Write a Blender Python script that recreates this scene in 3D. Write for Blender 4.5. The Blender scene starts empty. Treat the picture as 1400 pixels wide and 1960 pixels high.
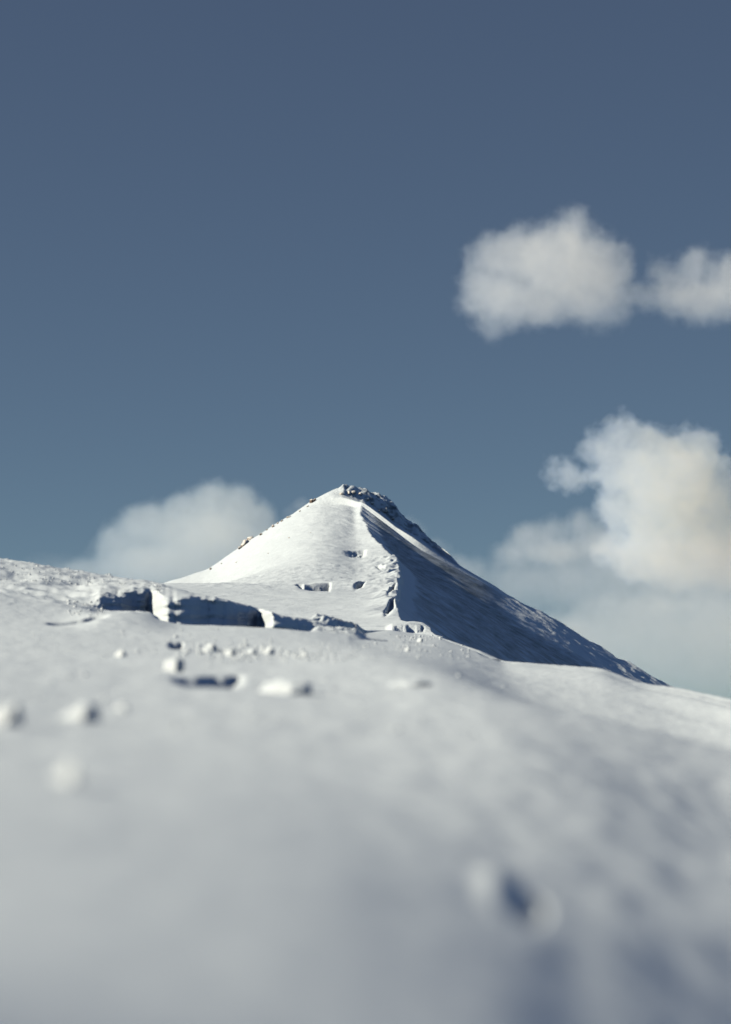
import bpy, math, random
import numpy as np
from mathutils import Vector, noise as mnoise

scene = bpy.context.scene
COL = scene.collection
R = math.radians
random.seed(7)
rng = np.random.default_rng(11)

# ------------------------------------------------------------------ camera
FOC = 4628.0            # focal length of an 85 mm lens on a 36 mm tall frame, in photo pixels
PITCH = math.atan((1345 - 980) / FOC)
cam = bpy.data.cameras.new('camera')
cam.sensor_fit = 'VERTICAL'; cam.sensor_height = 36; cam.sensor_width = 36
cam.lens = 85
cam.clip_start = 0.05; cam.clip_end = 90000
cam.dof.use_dof = True
cam.dof.focus_distance = 75
cam.dof.aperture_fstop = 2.4
camo = bpy.data.objects.new('camera', cam)
COL.objects.link(camo)
camo.rotation_euler = (math.pi / 2 + PITCH, 0, 0)
scene.camera = camo

# ------------------------------------------------------------------ sky and sun
SUN_EL = 30.5
SUN_AZ = -8.0           # degrees beyond square-left
world = bpy.data.worlds.new('World'); scene.world = world; world.use_nodes = True
wn, wl = world.node_tree.nodes, world.node_tree.links
sky = wn.new('ShaderNodeTexSky'); sky.sky_type = 'NISHITA'; sky.sun_disc = False
sky.sun_elevation = R(SUN_EL); sky.sun_rotation = R(-(90 - SUN_AZ))
sky.altitude = 3000; sky.air_density = 0.5; sky.dust_density = 0; sky.ozone_density = 3
sep = wn.new('ShaderNodeSeparateColor'); comb = wn.new('ShaderNodeCombineColor')
wl.new(sky.outputs[0], sep.inputs[0])
for k, (gam, mul) in enumerate(((0.57, 0.70), (0.64, 0.755), (0.55, 0.835))):      # cool, flattened film response of the air
    p_ = wn.new('ShaderNodeMath'); p_.operation = 'POWER'; p_.inputs[1].default_value = gam
    m_ = wn.new('ShaderNodeMath'); m_.operation = 'MULTIPLY'; m_.inputs[1].default_value = mul
    wl.new(sep.outputs[k], p_.inputs[0]); wl.new(p_.outputs[0], m_.inputs[0]); wl.new(m_.outputs[0], comb.inputs[k])
wl.new(comb.outputs[0], wn['Background'].inputs[0])
wn['Background'].inputs[1].default_value = 0.1

sun = bpy.data.lights.new('sun', 'SUN'); sun.energy = 5.0; sun.angle = R(0.5); sun.color = (1.0, 0.775, 0.52)
suno = bpy.data.objects.new('sun', sun); COL.objects.link(suno)
sd = Vector((-math.cos(R(SUN_EL)) * math.cos(R(SUN_AZ)), math.cos(R(SUN_EL)) * math.sin(R(SUN_AZ)), math.sin(R(SUN_EL))))
suno.rotation_euler = sd.to_track_quat('Z', 'Y').to_euler()
suno.location = (-40, 20, 60)

vs = scene.view_settings
vs.view_transform = 'Standard'; vs.look = 'None'; vs.gamma = 1; vs.use_curve_mapping = False
vs.exposure = 0.42
cy_ = scene.cycles
cy_.use_denoising = True
cy_.max_bounces = 12; cy_.diffuse_bounces = 0; cy_.volume_bounces = 8
cy_.volume_step_rate = 1.5; cy_.volume_max_steps = 128

# ------------------------------------------------------------------ helpers
cp, sp = math.cos(PITCH), math.sin(PITCH)
def tz(row):                       # height per metre of distance along +Y for a direction `row`
    c = (980 - np.asarray(row, float)) / FOC
    return (sp + cp * c) / (cp - sp * c)
def tx(u, row):
    c = (980 - np.asarray(row, float)) / FOC
    return (np.asarray(u, float) - 700) / FOC / (cp - sp * c)
def pt(u, row, d):
    return Vector((float(tx(u, row)) * d, d, float(tz(row)) * d))

_perm = rng.permutation(512); _perm = np.concatenate([_perm, _perm, _perm])
_ga = rng.random(512) * 2 * np.pi
_gx, _gy = np.cos(_ga), np.sin(_ga)
def perlin(x, y):
    x = np.asarray(x, float); y = np.asarray(y, float)
    xi = np.floor(x).astype(int); yi = np.floor(y).astype(int)
    xf = x - xi; yf = y - yi
    xi &= 511; yi &= 511
    u = xf * xf * xf * (xf * (xf * 6 - 15) + 10); v = yf * yf * yf * (yf * (yf * 6 - 15) + 10)
    def gr(ix, iy, fx, fy):
        h = _perm[_perm[ix & 511] + (iy & 511)]
        return _gx[h] * fx + _gy[h] * fy
    a = gr(xi, yi, xf, yf); b = gr(xi + 1, yi, xf - 1, yf)
    c = gr(xi, yi + 1, xf, yf - 1); d = gr(xi + 1, yi + 1, xf - 1, yf - 1)
    return (a + u * (b - a)) * (1 - v) + (c + u * (d - c)) * v
def fbm(x, y, o=4, lac=2.03, gain=0.5):
    s = 0; a = 1
    for k in range(o):
        s = s + a * perlin(x + 17.3 * k, y - 9.1 * k); x = x * lac; y = y * lac; a *= gain
    return s
def ridged(x, y, o=3):
    s = 0; a = 1
    for k in range(o):
        s = s + a * (1 - 2.6 * np.abs(perlin(x + 31.7 * k, y + 5.9 * k))); x = x * 2.1; y = y * 2.1; a *= 0.5
    return s
def sst(a, b, x):
    t = np.clip((x - a) / (b - a), 0, 1); return t * t * (3 - 2 * t)
def window(u, a, b, e):
    return sst(a - e, a + e, u) * (1 - sst(b - e, b + e, u))
def gsmooth(y, k):
    if k < 1: return y
    r = int(3 * k); w = np.exp(-0.5 * (np.arange(-r, r + 1) / k) ** 2); w /= w.sum()
    return np.convolve(np.pad(y, r, mode='edge'), w, mode='valid')

def grid_mesh(name, X, Y, Z, mat, smooth=True):
    nu, nv = X.shape
    co = np.stack([X, Y, Z], -1).reshape(-1, 3).astype(np.float32)
    i, j = np.meshgrid(np.arange(nu - 1), np.arange(nv - 1), indexing='ij')
    a = (i * nv + j).ravel()
    f = np.stack([a, a + nv, a + nv + 1, a + 1], -1).astype(np.int32)
    me = bpy.data.meshes.new(name)
    me.vertices.add(len(co)); me.vertices.foreach_set('co', co.ravel())
    me.loops.add(f.size); me.loops.foreach_set('vertex_index', f.ravel())
    me.polygons.add(len(f)); me.polygons.foreach_set('loop_start', np.arange(0, f.size, 4, dtype=np.int32))
    me.polygons.foreach_set('loop_total', np.full(len(f), 4, dtype=np.int32))
    me.polygons.foreach_set('use_smooth', np.full(len(f), smooth))
    me.update(calc_edges=True); me.validate()
    me.materials.append(mat)
    o = bpy.data.objects.new(name, me); COL.objects.link(o)
    return o

# ------------------------------------------------------------------ materials
def snow_material(name, scale, bump, strength, rough=0.55, colour=(0.59, 0.765, 0.97)):
    m = bpy.data.materials.new(name); m.use_nodes = True
    n, l = m.node_tree.nodes, m.node_tree.links
    b = n['Principled BSDF']
    b.inputs['Roughness'].default_value = rough
    b.inputs['Specular IOR Level'].default_value = 0.25
    tc = n.new('ShaderNodeNewGeometry')
    n1 = n.new('ShaderNodeTexNoise'); n1.inputs['Scale'].default_value = scale; n1.inputs['Detail'].default_value = 8
    n1.inputs['Roughness'].default_value = 0.62
    l.new(tc.outputs['Position'], n1.inputs['Vector'])
    cr = n.new('ShaderNodeMix'); cr.data_type = 'RGBA'
    cr.inputs[6].default_value = tuple(c * 0.94 for c in colour) + (1,)
    cr.inputs[7].default_value = tuple(min(1, c * 1.03) for c in colour) + (1,)
    l.new(n1.outputs[0], cr.inputs[0]); l.new(cr.outputs[2], b.inputs['Base Color'])
    bp = n.new('ShaderNodeBump'); bp.inputs['Strength'].default_value = strength; bp.inputs['Distance'].default_value = bump
    l.new(n1.outputs[0], bp.inputs['Height']); l.new(bp.outputs[0], b.inputs['Normal'])
    return m
snow_near = snow_material('snow_near', 9.0, 0.02, 0.5)

def mountain_material():
    # snow everywhere; streaked dark scree tone paints shade into the right face and rock band
    m = snow_material('mountain_snow', 0.7, 0.5, 0.5)
    n, l = m.node_tree.nodes, m.node_tree.links
    b = n['Principled BSDF']
    base = b.inputs['Base Color'].links[0].from_socket
    at = n.new('ShaderNodeAttribute'); at.attribute_name = 'scree_shade'
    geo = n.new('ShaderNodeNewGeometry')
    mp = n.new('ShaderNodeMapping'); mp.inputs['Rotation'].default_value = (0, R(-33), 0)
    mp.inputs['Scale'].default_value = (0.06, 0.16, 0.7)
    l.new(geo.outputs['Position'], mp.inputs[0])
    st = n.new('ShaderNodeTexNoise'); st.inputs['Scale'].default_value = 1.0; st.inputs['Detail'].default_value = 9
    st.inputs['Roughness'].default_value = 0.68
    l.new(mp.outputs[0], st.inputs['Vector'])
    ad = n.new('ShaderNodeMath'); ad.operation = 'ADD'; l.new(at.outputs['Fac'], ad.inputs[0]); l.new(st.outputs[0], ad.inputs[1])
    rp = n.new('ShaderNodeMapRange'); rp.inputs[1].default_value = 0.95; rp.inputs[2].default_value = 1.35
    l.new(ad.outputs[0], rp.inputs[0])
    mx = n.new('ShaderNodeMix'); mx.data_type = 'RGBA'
    mx.inputs[7].default_value = (0.12, 0.18, 0.24, 1)  # dark blue rock tone, deepens the shade by colour
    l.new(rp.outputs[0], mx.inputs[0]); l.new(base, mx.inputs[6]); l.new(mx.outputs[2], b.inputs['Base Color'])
    return m
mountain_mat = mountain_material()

# ================================================================== the near snowfield
UK = [-300, 0, 170, 300, 480, 620, 700, 850, 1000, 1150, 1400, 1700]
u_in = np.arange(-300, 1701, 3.0)
u_lo = -300 - np.geomspace(6, 12000, 60)[::-1]; u_hi = 1700 + np.geomspace(6, 12000, 60)
U = np.concatenate([u_lo, u_in, u_hi]); NU = len(U)
def cur(vals, sm=12, knots=UK):
    v = np.interp(u_in, knots, vals) if np.ndim(vals) else np.full(len(u_in), float(vals))
    v = gsmooth(v, sm)
    return np.concatenate([np.full(60, v[0]), v, np.full(60, v[-1])])
def wob(scale, amp, seed):          # a ragged line along u
    v = amp * fbm(u_in / scale + seed, np.zeros_like(u_in) + seed * 3.7, 4)
    return np.concatenate([np.zeros(60), v, np.zeros(60)])

K_WT = [-300, 0, 140, 168, 192, 207, 223, 240, 254, 291, 303, 312, 343, 387, 411, 446, 480, 500, 521, 540, 580, 605, 640, 665, 690, 745, 790, 841, 920, 965, 1000, 1150, 1400, 1700]
def kc(vals, sm=0): return cur(vals, sm, K_WT)
#         -300   0    140   168   192   207   223   240   254   291   303   312   343   387   411   446   480   500   521   540   580   605   640   665   690   745   790   841   920   965   1000  1150  1400  1700
wall_t = [1110, 1140, 1163, 1166, 1154, 1148, 1154, 1151, 1143, 1146, 1151, 1156, 1149, 1146, 1148, 1154, 1163, 1167, 1175, 1181, 1187, 1190, 1197, 1204, 1208, 1208, 1215, 1222, 1250, 1269, 1272, 1288, 1350, 1440]
wall_b = [1114, 1146, 1166, 1170, 1180, 1184, 1186, 1187, 1188, 1190, 1196, 1206, 1210, 1211, 1211, 1211, 1212, 1213, 1214, 1216, 1219, 1222, 1221, 1222, 1216, 1208, 1215, 1223, 1252, 1270, 1274, 1291, 1355, 1445]
rim_   = [1106, 1132, 1148, 1150, 1142, 1140, 1146, 1142, 1135, 1136, 1142, 1147, 1142, 1140, 1143, 1151, 1161, 1165, 1172, 1178, 1184, 1187, 1195, 1203, 1207, 1207, 1213, 1220, 1248, 1267, 1270, 1285, 1347, 1436]
sil_   = [1050, 1078, 1100, 1105, 1109, 1111, 1113, 1116, 1118, 1122, 1124, 1126, 1130, 1138, 1143, 1151, 1160, 1165, 1172, 1178, 1183, 1186, 1193, 1202, 1206, 1206, 1212, 1219, 1246, 1266, 1268, 1280, 1340, 1425]
wd_    = [26.6, 26.6, 26.6, 26.6, 26.8, 27.0, 27.1, 27.2, 27.4, 27.7, 27.0, 26.4, 26.4, 26.8, 27.0, 27.3, 27.7, 28.0, 26.2, 26.4, 26.9, 27.3, 27.6, 28.5, 30.0, 38.0, 40.0, 37.0, 30.0, 28.0, 26.0, 22.0, 15.2, 10.0]
sild_  = [33.0, 33.0, 33.0, 33.0, 33.0, 33.0, 33.0, 33.0, 33.0, 33.0, 32.5, 32.0, 31.5, 31.0, 30.5, 29.5, 28.6, 28.5, 27.5, 27.6, 28.0, 28.3, 29.0, 31.0, 34.0, 44.0, 46.0, 43.0, 33.0, 30.5, 28.5, 24.0, 16.5, 11.0]
wall_on = kc([0, 0, 0, .2, .6, 1, 1, 1, 1, 1, 1, 1, 1, 1, 1, 1, 1, 1, 1, 1, 1, 1, .6, .3, .1, 0, 0, 0, 0, 0, 0, 0, 0, 0], 2)
bmp = 7 * np.exp(-((U - 1235) / 55.0) ** 2)
rag = wob(14, 5.0, 4.2) * wall_on
wdist = kc(wd_, 1) + wob(40, 0.16, 9.1) * wall_on
D5 = cur([13, 13, 13, 13, 13, 12, 11.2, 9.4, 8.0, 7.5, 6.8, 5.2])
curves = [  # (distance, row)
    (cur(0.22), cur([4900, 4950, 5000, 5000, 5050, 5100, 5150, 5300, 5600, 6000, 6600, 7200], 45)),
    (cur(0.7), cur([2010, 2120, 2200, 2260, 2340, 2410, 2450, 2540, 2650, 2770, 2980, 3180], 45)),
    (cur(1.2), cur([1790, 1842, 1875, 1900, 1935, 1963, 1986, 2042, 2106, 2176, 2310, 2480], 60)),
    (cur(2.1), cur([1528, 1562, 1583, 1600, 1630, 1655, 1677, 1720, 1772, 1832, 1950, 2090], 60)),
    (cur([3.4, 3.4, 3.4, 3.4, 3.4, 3.4, 3.4, 3.3, 3.2, 3.1, 3.0, 2.7]), cur([1418, 1438, 1452, 1464, 1482, 1497, 1509, 1542, 1586, 1637, 1735, 1840], 60)),
    (cur([6.5, 6.5, 6.5, 6.5, 6.5, 6.4, 6.2, 5.6, 5.0, 4.8, 4.5, 3.9]), cur([1296, 1309, 1318, 1325, 1333, 1343, 1352, 1380, 1420, 1470, 1572, 1680], 45)),
    (D5, cur([1225, 1238, 1243, 1247, 1252, 1258, 1264, 1288, 1349, 1378, 1440, 1510], 20)),
    (D5 * cur([1.25, 1.25, 1.25, 1.25, 1.25, 1.3, 1.35, 1.4, 1.42, 1.42, 1.35, 1.35]), cur([1196, 1208, 1214, 1220, 1227, 1236, 1244, 1275, 1351, 1383, 1448, 1520], 20)),
    (kc([21, 21, 21, 21, 21, 21.5, 21.5, 21.5, 21.5, 21.5, 21.5, 22, 22, 22, 22, 22, 22, 22, 22, 22, 22, 22, 22.5, 23, 24, 26, 26, 24, 20, 18, 17.5, 15, 11.2, 7.5], 14),
     kc([1160, 1185, 1192, 1176, 1174, 1173, 1173, 1173, 1174, 1180, 1188, 1194, 1198, 1199, 1199, 1199.5, 1201, 1202, 1204, 1205, 1208, 1211, 1216, 1219, 1222, 1224, 1227, 1238, 1270, 1294, 1303, 1330, 1395, 1468], 8)),
    (wdist - 0.7 - 1.2 * (1 - wall_on), kc(wall_b, 2) - 2 + bmp),
    (wdist, kc(wall_b, 2) + bmp),
    (wdist + 0.33, kc(wall_t, 1) + rag + bmp),
    (wdist + 0.55 + 0.3 * (1 - wall_on), kc(rim_, 2) + rag * 0.5 + bmp),
    (np.maximum(kc(sild_, 3), wdist + 1.2), kc(sil_, 2) + wob(9, 0.7, 3.3) + bmp),
    (np.maximum(kc(sild_, 3), wdist + 1.2) + 3, kc(sil_, 6) + 14 + bmp),
    (np.maximum(kc(sild_, 3), wdist + 1.2) + 9, kc(sil_, 12) + 70),
    (cur(70), kc(sil_, 20) + 330),
]
ext = 0.35 * np.maximum(U - 1700, 0)
curves = [(a_, b_ + ext) for a_, b_ in curves]
SUB = [14, 40, 100, 80, 90, 210, 60, 90, 80, 10, 26, 26, 46, 24, 12, 8]
DK = np.array([np.log(c[0]) for c in curves]); TK = np.array([tz(c[1]) for c in curves])
def pchip(xk, yk, x_seg):
    """yk at knots (K, N); x_seg list of arrays of fractions per segment -> list of (N, n) values"""
    h = np.diff(xk, axis=0); dl = np.diff(yk, axis=0) / h
    m = np.zeros_like(yk); m[0] = dl[0]; m[-1] = dl[-1]
    same = dl[:-1] * dl[1:] > 0
    w1 = 2 * h[1:] + h[:-1]; w2 = h[1:] + 2 * h[:-1]
    with np.errstate(divide='ignore', invalid='ignore'):
        hm = (w1 + w2) / (w1 / dl[:-1] + w2 / dl[1:])
    m[1:-1] = np.where(same, hm, 0)
    xs, ys = [], []
    for k, f in enumerate(x_seg):
        t = f[None, :]; H = h[k][:, None]
        y0, y1, m0, m1 = (a[:, None] for a in (yk[k], yk[k + 1], m[k], m[k + 1]))
        ys.append((2*t**3 - 3*t**2 + 1) * y0 + (t**3 - 2*t**2 + t) * H * m0 + (-2*t**3 + 3*t**2) * y1 + (t**3 - t**2) * H * m1)
        xs.append(xk[k][:, None] + t * H)
    return np.concatenate(xs, 1), np.concatenate(ys, 1)
segs = [np.arange(n) / n for n in SUB]; segs[-1] = np.linspace(0, 1, SUB[-1])
LD, T = pchip(DK, TK, segs)
D = np.exp(LD); UU = np.repeat(U[:, None], D.shape[1], 1)
XF = tx(UU, 1345 - T * FOC * 0.99); X = XF * D
Z = T * D
# wind relief: long drifts, sastrugi, pits with a shaded far wall
def pit(uc, uw, dn, df, depth, e=8):
    global Z
    df = df + df * 0.00018 * (UU - uc) + 0.007 * df * fbm(UU / (uw * 1.3) + uc, UU * 0, 3, gain=0.35)
    w = np.sqrt(np.clip(1 - ((UU - uc) / (uw + e)) ** 2, 0, 1)) * window(UU, uc - uw, uc + uw, e)
    ramp = sst(dn, df, D) * (D < df) + (D >= df) * (1 - sst(df, df * 1.006 + 0.008, D))
    Z = Z - depth * w * ramp
far_ok = 1 - sst(24, 27, D)
Z += far_ok * (0.008 * fbm(X * 0.8 + 3, D * 0.35, 2) * np.clip(D / 3, 0.3, 2))
Z += far_ok * 0.0024 * ridged(X * 2.2 + D * 0.5, D * 0.8 + 4, 2) * np.clip(D / 8, 0.15, 1)
Z += 0.0035 * fbm(X * 9, D * 5, 3) * np.clip(D / 4, 0.4, 1.6)
right = sst(500, 1100, UU) * (1 - sst(4.0, 6.5, D))
Z += right * 0.0055 * fbm(X * 10 + 5, D * 3.4 + 2, 2)
# rough sastrugi on the shelf above the scarp
shelf = window(UU, -200, 330, 60) * sst(22.5, 26, D) * (1 - sst(36, 38, D))
Z += shelf * 0.05 * ridged(X * 1.3 + 2, D * 1.6, 3)
fan = window(UU, 600, 690, 12) * sst(21.5, 24, D) * (1 - sst(33, 35, D))
Z += fan * 0.055 * ridged(X * 3.2 - D * 1.5, D * 1.8, 3)
wallzone = wall_on[:, None] * np.exp(-((D - wdist[:, None] - 0.1) / 0.35) ** 2)
Z += wallzone * 0.02 * fbm(X * 2.2, D * 3 + Z * 20, 3)
D = D + wallzone * 0.12 * fbm(X * 1.4 + 7, Z * 9, 4)
pit(337, 11, 13.6, 15.0, 0.10, 5)
pit(374, 30, 7.1, 8.5, 0.048, 26)
pit(430, 26, 7.1, 8.6, 0.052, 22)
pit(1014, 22, 2.12, 2.40, 0.019, 20)
Z += 0.009 * np.exp(-((UU - 948) / 26) ** 2 - ((D - 2.4) / 0.16) ** 2)
pit(150, 50, 19.0, 20.6, 0.12, 16)
pit(760, 60, 23.0, 24.6, 0.06, 14)
pit(940, 20, 25.0, 29.0, 0.14, 8)
field = grid_mesh('snow_field', X, D, Z, snow_near)
field['kind'] = 'structure'

# ================================================================== the mountain
um = np.concatenate([np.arange(-600, 240, 12.0), np.arange(240, 1420, 1.9), np.arange(1420, 2600, 14.0)])
dm = np.concatenate([np.geomspace(40, 140, 230, endpoint=False), np.geomspace(140, 340, 330, endpoint=False),
                     np.linspace(340, 482, 180, endpoint=False), np.linspace(482, 500, 110, endpoint=False), np.geomspace(500, 1500, 50)])
# arete: where it runs in plan and how high, read at its distance
ar = np.array([  # distance, column, row
    (40, 862, 1238), (46, 843, 1220), (51, 822, 1206), (54, 796, 1194), (60, 768, 1187), (80, 765, 1178), (110, 757, 1155), (150, 762, 1140), (175, 765, 1130),
    (200, 762, 1119), (240, 768, 1108), (275, 766, 1095), (300, 764, 1082), (325, 762, 1070), (350, 751, 1063), (375, 741, 1053), (395, 728, 1041),
    (415, 712, 1027), (435, 705, 1011), (455, 696, 998), (470, 691, 982), (482, 689, 968), (1500, 689, 968)])
ra_u = np.interp(dm, ar[:, 0], ar[:, 1]) + 4.0 * fbm(dm * 0.11, dm * 0 + 2, 4) * sst(60, 110, dm)
ra_r = np.interp(dm, ar[:, 0], ar[:, 2])
KU = [-600, 0, 200, 300, 350, 400, 440, 470, 520, 560, 610, 640, 655, 672, 690, 705, 735, 760, 782, 800, 820, 840, 880, 946, 971, 1057, 1100, 1164, 1229, 1250, 1293, 1400, 1700, 2600]
KR = [1330, 1200, 1152, 1122, 1106, 1090, 1062, 1041, 1009, 986, 966, 965, 966, 967, 969, 980, 1001, 1022, 1040, 1050, 1061, 1069, 1090, 1125, 1144, 1191, 1217, 1255, 1290, 1302, 1326, 1388, 1560, 2200]
BU = [-600, 560, 610, 640, 655, 675, 700, 730, 760, 790, 820, 845, 880, 2600]                                     # foot of the summit rocks
BR = [0, 985, 958, 948, 947, 953, 964, 985, 1008, 1024, 1046, 1064, 1087, 0]
SU = [-600, 0, 200, 300, 350, 400, 440, 470, 520, 560, 600, 630, 643, 655, 668, 700, 715, 740, 755, 765, 775, 783, 800, 815, 825, 840, 880, 946, 971, 1057, 1100, 1164, 1229, 1250, 1293, 1400, 1700, 2600]
SR = [1330, 1199, 1151, 1121, 1105, 1089, 1061, 1040, 1008, 984, 957, 942, 936, 933, 937, 943, 948, 960, 972, 987, 997, 1007, 1014, 1030, 1042, 1051, 1083, 1121, 1140, 1187, 1213, 1251, 1286, 1298, 1322, 1382, 1550, 2190]
# flanks keep falling outside the frame
krow = np.interp(um, KU, KR); srow = np.interp(um, SU, SR)
krow = gsmooth(krow, 9) * (um > 200) * (um < 1450) + krow * ((um <= 200) | (um >= 1450)); srow = np.where((um > 240) & (um < 1400), gsmooth(srow, 1.2), srow)
brow = np.where((um > 560) & (um < 880), np.interp(um, BU, BR), (krow + srow) / 2)
UM, DM = np.meshgrid(um, dm, indexing='ij')
RU, RR = np.broadcast_to(ra_u, UM.shape), np.broadcast_to(ra_r, UM.shape)
DX = UM - RU
# lit side: an apron that lies nearly level, then the summit cone leaning left
ap_d = [40, 60, 110, 150, 200, 240, 290, 482]
ap_s = [0.10, 0.06, 0.02, -0.01, 0.0, 0.03, 0.06, 0.3]     # row drop per column leftwards of the arete
sl = np.interp(DM, ap_d, ap_s)
left = RR + sl * (-DX)
rightrow = RR + np.interp(DM, [40, 100, 300, 482], [1.0, 0.95, 0.82, 0.7]) * DX
base = np.where(DX < 0, left, rightrow)
rk = np.interp(482, ar[:, 0], ar[:, 2])
b482 = np.where(um < 689, rk + 0.3 * (689 - um), rk + 0.7 * (um - 689))
corr = (krow - b482) * (1 - np.exp(-((um - 689) / 14) ** 2)); krow = b482 + corr
lo = um < 689
cs = gsmooth(corr, 6)
corr_fine = (corr - cs)[:, None]; corr = cs[:, None]
wcorr_l = sst(0, 1, np.clip((1 / 200 - 1 / DM) / (1 / 200 - 1 / 482), 0, 1))
wcorr_r = sst(0, 1, np.clip((1 / 60 - 1 / DM) / (1 / 60 - 1 / 482), 0, 1))
ROW = base + corr * np.where(DX < 0, wcorr_l, wcorr_r) + corr_fine * sst(400, 482, DM)
# above 482 m: spur crest -> ledge -> rock band -> silhouette -> far side
def seg(a, b): return np.clip((DM - a) / (b - a), 0, 1)
K2, B2, S2 = krow[:, None], brow[:, None], srow[:, None]
top = K2 + (B2 - K2) * (0.75 * seg(482, 483.5) + 0.25 * seg(483.5, 486)); top = top + (S2 - B2) * seg(486, 488)
ROW = np.where(DM >= 482, top, ROW)
TM = tz(ROW)
back = np.maximum(DM - 490, 0)
offK = gsmooth(np.interp(um, [300, 600, 655, 790, 900, 2600], [0, 4, 5, -18, -18, 0]), 14)[:, None]
offB = gsmooth(np.interp(um, [300, 600, 655, 790, 840, 880, 2600], [0, 4, 5, 9, 10, -8, 0]), 14)[:, None]
YM = DM + offK * sst(360, 478, DM) + (offB - offK) * seg(483.5, 486)
XM = tx(UM, ROW) * YM
ZM = TM * YM - back * (0.35 + 0.1 * np.clip(back / 300, 0, 1))
shoulder = sst(640, 665, UM) * (1 - sst(840, 900, UM))
# relief
W = XM + 0; 
rightside = sst(-2, 4, DX)
farfade = sst(60, 140, DM)
ZM += (1 - rightside) * farfade * 0.35 * fbm(W * 0.045 + 2, DM * 0.03, 3) * (1 - sst(470, 482, DM))
ZM += (1 - rightside) * 0.10 * np.clip(DM / 200, 0.2, 1.6) * fbm(W * 0.25, DM * 0.12 + W * 0.05, 4)
near_ar = np.exp(-(DX / 48.0) ** 2) * (1 - rightside) * sst(56, 90, DM) * (1 - sst(330, 380, DM))
ZM += near_ar * np.interp(DM, [50, 120, 300], [0.06, 0.26, 0.45]) * (ridged(W * 0.30 - DM * 0.030, DM * 0.022 + W * 0.10, 3) - 0.2)
ap_rough = (1 - rightside) * sst(150, 200, DM) * (1 - sst(290, 320, DM)) * sst(420, 330, -DX)
ZM += ap_rough * 0.07 * ridged(W * 0.5, DM * 0.22, 3)
# shaded face: gullies running down to the right, knobs, faint slabs
ds = (W * 0.75 - ZM * 0.6)
ZM += rightside * farfade * (0.55 * fbm(DM * 0.05 + 3, ds * 0.012, 4) + 0.22 * fbm(DM * 0.35, ds * 0.05, 4))
rimeedge = rightside * sst(930, 1030, UM) * sst(380, 470, DM) * (1 - sst(22, 60, ROW - S2))
ZM += rimeedge * 0.45 * ridged(DM * 0.16 + ds * 0.05, ds * 0.11, 3)
rocky = shoulder * sst(485.5, 487, DM) * (1 - sst(495, 500, DM))
ZM += rocky * 0.8 * (ridged(W * 0.28, DM * 0.3, 4) - 0.5)
def mpit(uc, uw, dn, df, depth, el=6, er=None, skew=0.0, wave=0.02, lens=True):
    global ZM
    er = el if er is None else er
    w = sst(uc - uw - el, uc - uw + el, UM) * (1 - sst(uc + uw - er, uc + uw + er, UM))
    if lens: w = w * (1 + 0.7 * fbm(UM / 7 + uc, DM / df * 30, 2)) * np.sqrt(np.clip(1 - ((UM - uc) / (uw + 1.5 * el)) ** 2, 0, 1))
    dd = DM - skew * (UM - uc) + df * wave * fbm(UM / 26 + uc, DM * 0, 3, gain=0.35)
    ramp = sst(dn, df, dd) * (dd < df) + (dd >= df) * (1 - sst(df, df * 1.004, dd))
    ZM = ZM - depth * w * ramp
def mblock(uc, uw, df, de, h, e=4, skew=0.0):
    global ZM
    dd = DM - skew * (UM - uc) + df * 0.012 * fbm(UM / 22 + uc, DM * 0, 3, gain=0.35)
    ZM = ZM + h * (sst(uc - uw - e, uc - uw + e, UM) * (1 - sst(uc - uw * 0.3, uc + uw + e, UM))) * sst(df, df * 1.004, dd) * (1 - sst(df * 1.02, de, dd))
mpit(607, 25, 160, 205, 1.15, 16, 2, 0.03, wave=0.0, lens=False)
mpit(574, 6, 188, 206, 0.5, 3, 2, 0.05, 0.004)
mpit(690, 8, 176, 213, 0.8, 7, 5, 1.3)
mpit(729, 7, 284, 300, 0.7, 6, 4)
mpit(682, 17, 352, 384, 0.7, 12, 4, 0.1, 0.006)
mpit(750, 5, 146, 170, 0.6, 6, 5, 1.8)
mpit(746, 8, 76, 104, 0.32, 6, 5, 0.7)
mblock(796, 52, 50.0, 56, 0.17, 8, 0.008)
mblock(838, 12, 45.0, 48, 0.06, 4)
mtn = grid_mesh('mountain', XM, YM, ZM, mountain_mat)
mtn['kind'] = 'structure'
scree_shade = rightside * sst(5, 40, DX) * np.interp(DM, [50, 200, 500], [0.45, 0.62, 0.68]) * (1 - 0.75 * rimeedge) * (DM < 482)  # shade of the right face painted in as scree colour
band = shoulder * sst(485.6, 486.4, DM) * (DM < 492) * sst(-0.9, 0.5, fbm(W * 0.5, DM * 1.1 + ZM * 0.5, 3))  # rocks of the shoulder, their shade put into the colour too
scree_shade = np.maximum(scree_shade, 0.75 * band)
att = mtn.data.attributes.new('scree_shade', 'FLOAT', 'POINT'); att.data.foreach_set('value', scree_shade.reshape(-1).astype(np.float32))

# ================================================================== far country below the ridge
n = 96; ang = np.linspace(0, 2 * np.pi, n + 1); rad = np.geomspace(300, 60000, 60)
A, RD = np.meshgrid(ang, rad, indexing='ij')
far = grid_mesh('distant_snow_plain', RD * np.cos(A), RD * np.sin(A), -260 + 30 * fbm(RD * np.cos(A) * 0.002, RD * np.sin(A) * 0.002, 4), snow_near)
far['kind'] = 'structure'

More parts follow.
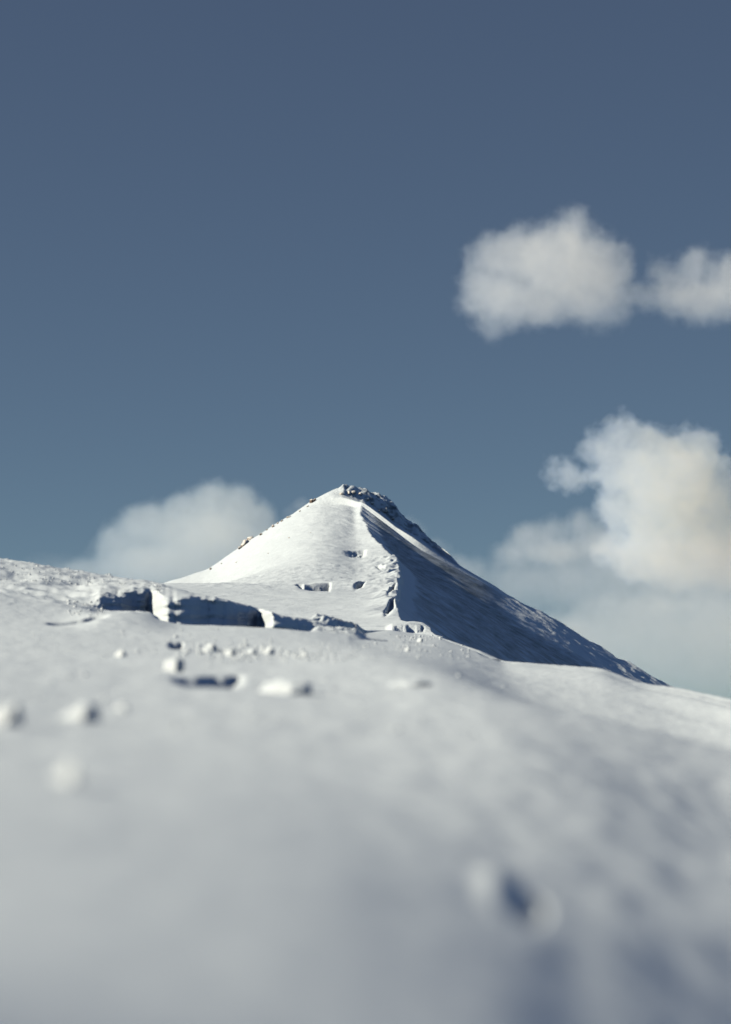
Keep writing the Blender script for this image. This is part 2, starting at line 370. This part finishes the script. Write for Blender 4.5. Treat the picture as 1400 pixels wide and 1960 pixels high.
# ================================================================== clouds
CD = 5000.0
PX = CD / FOC
def cloud_material(balls, dens, z0, z1, soft, rough, k, colour):
    """density = soft union of the puffs, its skin billowed by noise, thinning out below z1"""
    m = bpy.data.materials.new('cloud_vapour'); m.use_nodes = True
    nt = m.node_tree; n, l = nt.nodes, nt.links
    n.remove(n['Principled BSDF'])
    def math_(op, a, b=None, c=None):
        q = n.new('ShaderNodeMath'); q.operation = op
        for i, v in enumerate((a, b, c)):
            if v is None: continue
            if isinstance(v, (int, float)): q.inputs[i].default_value = v
            else: l.new(v, q.inputs[i])
        return q.outputs[0]
    tc = n.new('ShaderNodeTexCoord').outputs['Object']
    cur_ = None
    for (cx, cy, cz, rx, ry, rz) in balls:
        v = n.new('ShaderNodeVectorMath'); v.operation = 'MULTIPLY_ADD'
        l.new(tc, v.inputs[0]); v.inputs[1].default_value = (1 / rx, 1 / ry, 1 / rz); v.inputs[2].default_value = (-cx / rx, -cy / ry, -cz / rz)
        ln = n.new('ShaderNodeVectorMath'); ln.operation = 'LENGTH'; l.new(v.outputs[0], ln.inputs[0])
        rm = (rx + rz) / 2
        sd_ = math_('MULTIPLY_ADD', ln.outputs['Value'], rm, -rm)
        cur_ = sd_ if cur_ is None else math_('SMOOTH_MIN', cur_, sd_, k)
    ns = n.new('ShaderNodeTexNoise'); ns.inputs['Scale'].default_value = 0.021; ns.inputs['Detail'].default_value = 7; ns.inputs['Roughness'].default_value = 0.62
    l.new(tc, ns.inputs['Vector'])
    nn_ = math_('MULTIPLY_ADD', ns.outputs[0], rough * 4, -rough * 2)
    f = math_('ADD', cur_, nn_)
    mr = n.new('ShaderNodeMapRange'); mr.interpolation_type = 'SMOOTHSTEP'
    mr.inputs[1].default_value = 4; mr.inputs[2].default_value = -soft; mr.inputs[3].default_value = 0; mr.inputs[4].default_value = dens
    l.new(f, mr.inputs[0])
    sx = n.new('ShaderNodeSeparateXYZ'); l.new(tc, sx.inputs[0])
    mz = n.new('ShaderNodeMapRange'); mz.interpolation_type = 'SMOOTHSTEP'
    mz.inputs[1].default_value = z0; mz.inputs[2].default_value = z1
    l.new(sx.outputs[2], mz.inputs[0])
    v = n.new('ShaderNodeVolumeScatter'); v.inputs['Color'].default_value = colour + (1,); v.inputs['Anisotropy'].default_value = 0.35
    l.new(math_('MULTIPLY', mr.outputs[0], mz.outputs[0]), v.inputs['Density'])
    l.new(v.outputs[0], n['Material Output'].inputs['Volume'])
    return m
def cloud(label, balls, dens, fade=None, dist=CD, soft=22, rough=16, k=14, seed=0, colour=(0.63, 0.77, 1.0)):
    """balls: (column, row, radius x, radius y) of the puffs as seen from the ridge; their depth is their mean radius"""
    px = dist / FOC
    us = sum(b[0] for b in balls) / len(balls); rs = sum(b[1] for b in balls) / len(balls)
    org = pt(us, rs, dist)
    vs_, fs_, bl = [], [], []
    rnd = random.Random(seed)
    for (u, r, rx, ry) in balls:
        c = pt(u, r, dist) - org
        c.y += rnd.uniform(-0.35, 0.35) * rx * px
        a, b_, c_ = rx * px, 0.5 * (rx + ry) * px, ry * px
        bl.append((c.x, c.y, c.z, a, b_, c_))
        g_ = rough * 1.1 + 5
        b0 = len(vs_); nn, mm = 20, 12
        for i in range(mm + 1):
            th = math.pi * i / mm
            for j in range(nn):
                ph = 2 * math.pi * j / nn
                vs_.append((c.x + (a + g_) * math.sin(th) * math.cos(ph), c.y + (b_ + g_) * math.sin(th) * math.sin(ph), c.z + (c_ + g_) * math.cos(th)))
        for i in range(mm):
            for j in range(nn):
                fs_.append((b0 + i * nn + j, b0 + (i + 1) * nn + j, b0 + (i + 1) * nn + (j + 1) % nn, b0 + i * nn + (j + 1) % nn))
    me = bpy.data.meshes.new('cloud'); me.from_pydata(vs_, [], fs_); me.update()
    o = bpy.data.objects.new('cloud', me); COL.objects.link(o)
    rm = o.modifiers.new('r', 'REMESH'); rm.mode = 'VOXEL'; rm.voxel_size = 9
    o.location = org
    dg = bpy.context.evaluated_depsgraph_get()
    nm = bpy.data.meshes.new_from_object(o.evaluated_get(dg)); o.modifiers.clear(); o.data = nm
    nm.name = 'cloud'
    z0, z1 = (-9999, -9998) if fade is None else (pt(us, fade[0], dist).z - org.z, pt(us, fade[1], dist).z - org.z)
    nm.materials.clear(); nm.materials.append(cloud_material(bl, dens, z0, z1, soft, rough, k, colour))
    o['label'] = label; o['category'] = 'cloud'; o['group'] = 'clouds in the sky'
    return o
cloud('rounded soft grey white cloud hanging alone high above the right slope', [
    (955, 500, 72, 62), (1010, 478, 75, 60), (1095, 450, 60, 66), (1060, 510, 110, 85), (955, 565, 85, 70), (1125, 540, 90, 95),
    (1175, 510, 46, 70), (1030, 580, 95, 55), (1165, 595, 55, 50), (945, 620, 46, 44), (910, 540, 40, 60)], 0.0095, (720, 580), soft=40, rough=26, k=36, seed=1)
cloud('ragged grey cloud cut off by the right edge, level with the rounded one', [
    (1232, 566, 44, 46), (1262, 525, 34, 44), (1290, 570, 60, 50), (1330, 515, 48, 50), (1350, 570, 85, 62), (1410, 545, 80, 70), (1480, 545, 90, 80)], 0.0100, (740, 560), soft=40, rough=26, k=34, seed=2)
cloud('big bright cauliflower cloud low at the right above the mountain slope', [
    (1188, 832, 44, 50), (1158, 862, 52, 46), (1240, 865, 70, 58), (1330, 868, 60, 58), (1362, 915, 48, 70), (1270, 930, 110, 90), (1205, 910, 80, 66),
    (1350, 990, 80, 95), (1260, 1010, 100, 80), (1190, 975, 60, 60), (1085, 912, 40, 34), (1120, 915, 50, 26), (1062, 905, 20, 28), (1310, 1060, 110, 80), (1400, 1060, 90, 90), (1210, 1060, 80, 60)],
    0.016, (1270, 1000), soft=20, rough=28, k=20, seed=3, colour=(0.49, 0.65, 1.0))
cloud('low ragged cloud wing stretching left of the bright cauliflower cloud', [
    (1012, 1036, 52, 42), (972, 1062, 40, 34), (1062, 1024, 44, 38), (1112, 1008, 42, 36), (1135, 1035, 60, 44), (1050, 1056, 80, 34)], 0.009, (1120, 1050), dist=5200, soft=28, rough=16, k=30, seed=4)
cloud('wide pale veil of low cloud spreading beneath the clouds at the right', [
    (880, 1110, 90, 55), (1000, 1120, 120, 75), (1120, 1110, 140, 85), (1260, 1100, 160, 100), (1420, 1100, 180, 110), (1000, 1240, 220, 90), (1250, 1270, 300, 150), (1500, 1260, 260, 170)],
    0.0036, (1480, 1060), dist=5600, soft=70, rough=34, k=50, seed=5)
cloud('faint bank of mist low in the sky behind the left cloud', [
    (-60, 1120, 160, 60), (120, 1115, 150, 60), (320, 1110, 180, 70), (560, 1110, 160, 90)], 0.0013, (1300, 1040), dist=5700, soft=70, rough=30, k=50, seed=9)
cloud('broad domed cloud rising behind the left flank of the mountain', [
    (405, 965, 62, 54), (452, 968, 54, 52), (350, 982, 62, 46), (285, 1015, 76, 58), (235, 1055, 64, 60), (485, 1000, 56, 54), (400, 1040, 130, 80), (505, 1060, 70, 66),
    (300, 1085, 140, 60), (430, 1110, 130, 70), (180, 1105, 80, 44), (90, 1115, 50, 36)], 0.0110, (1240, 940), soft=26, rough=15, k=24, seed=6, colour=(0.55, 0.73, 1.0))
cloud('small wisp of cloud just left of the summit', [(580, 972, 24, 22), (560, 992, 26, 22), (600, 985, 24, 22)], 0.008, (1010, 960), soft=20, rough=8, seed=7)
cloud('thin wisp of cloud behind the rocky right shoulder of the summit', [(785, 1015, 34, 30), (830, 1055, 40, 32), (880, 1090, 54, 36), (850, 1110, 70, 44)], 0.006, (1180, 1010), soft=26, rough=12, k=24, seed=8)

# ================================================================== loose lumps of wind-broken snow on the near field
def ground_at(u, row):
    i = int(np.argmin(np.abs(U - u)))
    rr = Z[i] / D[i]; t = float(tz(row))
    k = int(np.argmax(rr >= t)) if (rr >= t).any() else len(rr) - 1
    return float(X[i, k]), float(D[i, k]), float(Z[i, k])
def lump_mesh(name, seed, squash=(1, 1, 0.8), rough=0.28, sub=3, bury=0.22):
    import bmesh
    bm = bmesh.new(); bmesh.ops.create_icosphere(bm, subdivisions=sub, radius=0.5)
    rnd = random.Random(seed)
    planes = [(Vector((rnd.gauss(0, 1), rnd.gauss(0, 1), rnd.gauss(0, 1))).normalized(), rnd.uniform(0.30, 0.46)) for _ in range(9)]
    if bury > 0.3: planes[0] = (Vector((-0.5, -0.62, 0.6)).normalized(), 0.17); planes[1] = (Vector((0.0, 0.1, 1)).normalized(), 0.34)
    off = Vector((seed * 3.1, seed * 1.7, seed * 0.9))
    for v in bm.verts:
        p = v.co.copy()
        for nrm, h in planes:
            e = p.dot(nrm) - h
            if e > 0: p -= nrm * e * 0.9
        p += v.co.normalized() * rough * 0.35 * mnoise.noise(v.co * 4 + off)
        v.co = Vector((p.x * squash[0], p.y * squash[1], p.z * squash[2]))
    zmin = min(v.co.z for v in bm.verts)
    for v in bm.verts: v.co.z -= zmin + bury * squash[2]
    me = bpy.data.meshes.new(name); bm.to_mesh(me); bm.free()
    for p in me.polygons: p.use_smooth = True
    return me
lumps = [  # column, row of its foot, width px, height px, label
    (8, 1388, 58, 56, 'pale blurred block of snow cut off by the left edge of the picture'),
    (150, 1380, 62, 52, 'broad flat topped block of snow between the two dents at the left'),
    (233, 1362, 24, 20, 'small round snow lump just right of the broad flat topped block'),
    (130, 1500, 44, 58, 'tall blurred snow lump standing alone nearest the camera, with a blue shadow on its right'),
    (230, 1257, 20, 20, 'small snow lump alone on the smooth field below the left scarp'),
    (330, 1286, 32, 38, 'upright snow chunk just above the left end of the long dark hollow'),
    (403, 1248, 24, 22, 'snow lump half hidden among crumbs, leftmost of the row above the dark hollow'),
    (441, 1254, 20, 18, 'snow ball right of the crumb heap, second in the row above the dark hollow'),
    (481, 1253, 21, 19, 'round snow ball in the middle of the row above the dark hollow'),
    (517, 1252, 18, 20, 'crisp round snow ball with a dark right side, in the row above the dark hollow'),
    (582, 1256, 12, 12, 'tiny snow ball on smooth snow, rightmost of the row above the dark hollow'),
    (548, 1328, 84, 34, 'long low blurred slab of snow right of the dark hollow'),
    (785, 1312, 66, 14, 'low flat drift of snow crust at the middle, left end of the shaded swell'),
    (805, 1229, 9, 10, 'tiny white snow ball under the low scarp beside the dark mountain face'),
    (779, 1247, 9, 10, 'tiny white snow ball at the end of the thin shadow line on the ridge'),
]
for q, (u, row, w_, h_, lab) in enumerate(lumps):
    x, y, z = ground_at(u, row)
    o = bpy.data.objects.new('snow_lump', lump_mesh('snow_lump', q + 3, (1.1, 1.1, 1.35 * h_ / w_), rough=0.5, bury=0.44))
    COL.objects.link(o); o.data.materials.append(snow_near)
    o.location = (x, y, z); sc_ = w_ / FOC * y * 1.12; o.scale = (sc_,) * 3
    o['label'] = lab; o['category'] = 'snow lump'; o['group'] = 'loose lumps of snow on the near field'

# crumbs: far too many and too small to count
cv, cf = [], []
def crumb(u, row, px_):
    x, y, z = ground_at(u, row); r = px_ / FOC * y * 0.5
    b0 = len(cv); k_ = [rng.uniform(0.7, 1.2) * r for _ in range(8)]; a0 = rng.uniform(0, 6)
    cv.append((x, y, z + k_[6] * 1.2))
    for i in range(6):
        a = a0 + i * math.pi / 3; cv.append((x + k_[i] * math.cos(a), y + k_[i] * math.sin(a), z + k_[i] * 0.35))
    for i in range(6):
        a = a0 + i * math.pi / 3; cv.append((x + k_[i] * math.cos(a), y + k_[i] * math.sin(a), z - r * 0.6))
    for i in range(6):
        j = (i + 1) % 6; cf.append((b0, b0 + 1 + i, b0 + 1 + j)); cf.append((b0 + 1 + i, b0 + 7 + i, b0 + 7 + j, b0 + 1 + j))
for _ in range(170): crumb(rng.normal(450, 60), rng.normal(1250, 9), rng.uniform(3, 11))
for _ in range(60): crumb(rng.normal(585, 40), rng.normal(1257, 6), rng.uniform(3, 9))
for _ in range(160): crumb(rng.uniform(0, 420), rng.uniform(1205, 1260), rng.uniform(2, 5))
for _ in range(160): crumb(rng.uniform(600, 900), rng.uniform(1232, 1262), rng.uniform(2, 6))
for _ in range(60): crumb(rng.uniform(130, 200), rng.uniform(1150, 1180), rng.uniform(2, 7))
for _ in range(160): crumb(rng.uniform(-40, 240), rng.uniform(1085, 1120), rng.uniform(2, 5))
for _ in range(50): crumb(rng.uniform(740, 850), rng.uniform(1216, 1226), rng.uniform(2, 6))
for _ in range(60): crumb(rng.uniform(0, 1000), rng.uniform(1285, 1420), rng.uniform(5, 14))
cm = bpy.data.meshes.new('snow_crumbs'); cm.from_pydata(cv, [], cf); cm.update(); cm.materials.append(snow_near)
for p in cm.polygons: p.use_smooth = True
co_ = bpy.data.objects.new('snow_crumbs', cm); COL.objects.link(co_)
co_['kind'] = 'stuff'; co_['label'] = 'small crumbs of broken snow crust scattered on the field'; co_['category'] = 'snow crumbs'

# ================================================================== rocks of the mountain
def rock_material(lo_, hi_):
    m = bpy.data.materials.new('rimed_rock'); m.use_nodes = True
    n, l = m.node_tree.nodes, m.node_tree.links
    b = n['Principled BSDF']; b.inputs['Roughness'].default_value = 0.8
    geo = n.new('ShaderNodeNewGeometry'); sx = n.new('ShaderNodeSeparateXYZ'); l.new(geo.outputs['Normal'], sx.inputs[0])
    ns = n.new('ShaderNodeTexNoise'); ns.inputs['Scale'].default_value = 1.6; ns.inputs['Detail'].default_value = 6
    l.new(geo.outputs['Position'], ns.inputs['Vector'])
    ad = n.new('ShaderNodeMath'); ad.operation = 'ADD'; l.new(sx.outputs[2], ad.inputs[0]); l.new(ns.outputs[0], ad.inputs[1])
    oi = n.new('ShaderNodeObjectInfo')
    mr = n.new('ShaderNodeMapRange'); mr.inputs[1].default_value = lo_; mr.inputs[2].default_value = hi_; l.new(ad.outputs[0], mr.inputs[0])
    mx = n.new('ShaderNodeMix'); mx.data_type = 'RGBA'; l.new(mr.outputs[0], mx.inputs[0])
    mx.inputs[6].default_value = (0.13, 0.105, 0.095, 1); mx.inputs[7].default_value = (0.70, 0.79, 0.87, 1)
    l.new(mx.outputs[2], b.inputs['Base Color'])
    bp = n.new('ShaderNodeBump'); bp.inputs['Strength'].default_value = 0.8; bp.inputs['Distance'].default_value = 0.2
    l.new(ns.outputs[0], bp.inputs['Height']); l.new(bp.outputs[0], b.inputs['Normal'])
    return m
rock_mat = rock_material(0.80, 1.0)
rime_mat = rock_material(-0.9, 0.45)
rock_meshes = []
for q in range(12):
    me = lump_mesh('rock', 40 + q, (1, 0.8, 0.8), 0.35, 3)
    for v in me.vertices: v.co.z -= 0.12 if q < 6 else 0.32
    me.materials.append(rock_mat if q < 6 else rime_mat); rock_meshes.append(me)
def mtn_at(u, row):
    i = int(np.argmin(np.abs(um - u)))
    rr = ZM[i] / YM[i]; t = float(tz(row)); k = int(np.argmax(rr >= t)) if (rr >= t).any() else int(np.argmax(rr))
    return float(XM[i, k]), float(YM[i, k]), float(ZM[i, k])
def rock(u, row, w_, rot=0.0, hs=1.0, tilt=0.0, q=None):
    x, y, z = mtn_at(u, row)
    o = bpy.data.objects.new('rock', rock_meshes[rng.integers(6) + (0 if q is None else 6)]); COL.objects.link(o); o.parent = mtn
    o.location = (x, y, z); s_ = w_ / FOC * y; o.scale = (s_, s_ * 0.9, s_ * hs); o.rotation_euler = (0, tilt, rot)
for u, row, w_, hs in [(404, 1090, 7, .9), (460, 1050, 9, 1.2), (470, 1042, 24, .8), (480, 1033, 20, .7), (500, 1024, 8, 1), (512, 1015, 5, 1), (523, 1009, 9, 1.1), (532, 1002, 6, 1),
                       (540, 998, 7, 1), (551, 991, 6, 1), (556, 990, 5, 1), (575, 979, 5, 1), (590, 970, 6, 1), (597, 962, 12, 1.1), (603, 958, 8, 1)]:
    rock(u, row, w_, rng.uniform(0, 6), hs, R(-32))
for u in np.linspace(655, 750, 9):
    r0 = float(np.interp(u, SU, SR)); b0 = float(np.interp(u, BU, BR))
    rock(u + rng.uniform(-2, 2), r0 + rng.uniform(0.05, 0.85) * max(b0 - r0, 4) + 2, rng.choice([8, 11, 15]) * rng.uniform(0.8, 1.2), rng.uniform(0, 6), rng.uniform(0.5, 0.9), rng.uniform(-0.3, 0.6), 6)
for u, row, w_ in [(452, 1077, 4), (514, 1060, 4), (553, 1030, 4), (596, 1020, 3), (425, 1080, 4)]:
    rock(u, row, w_, rng.uniform(0, 6))
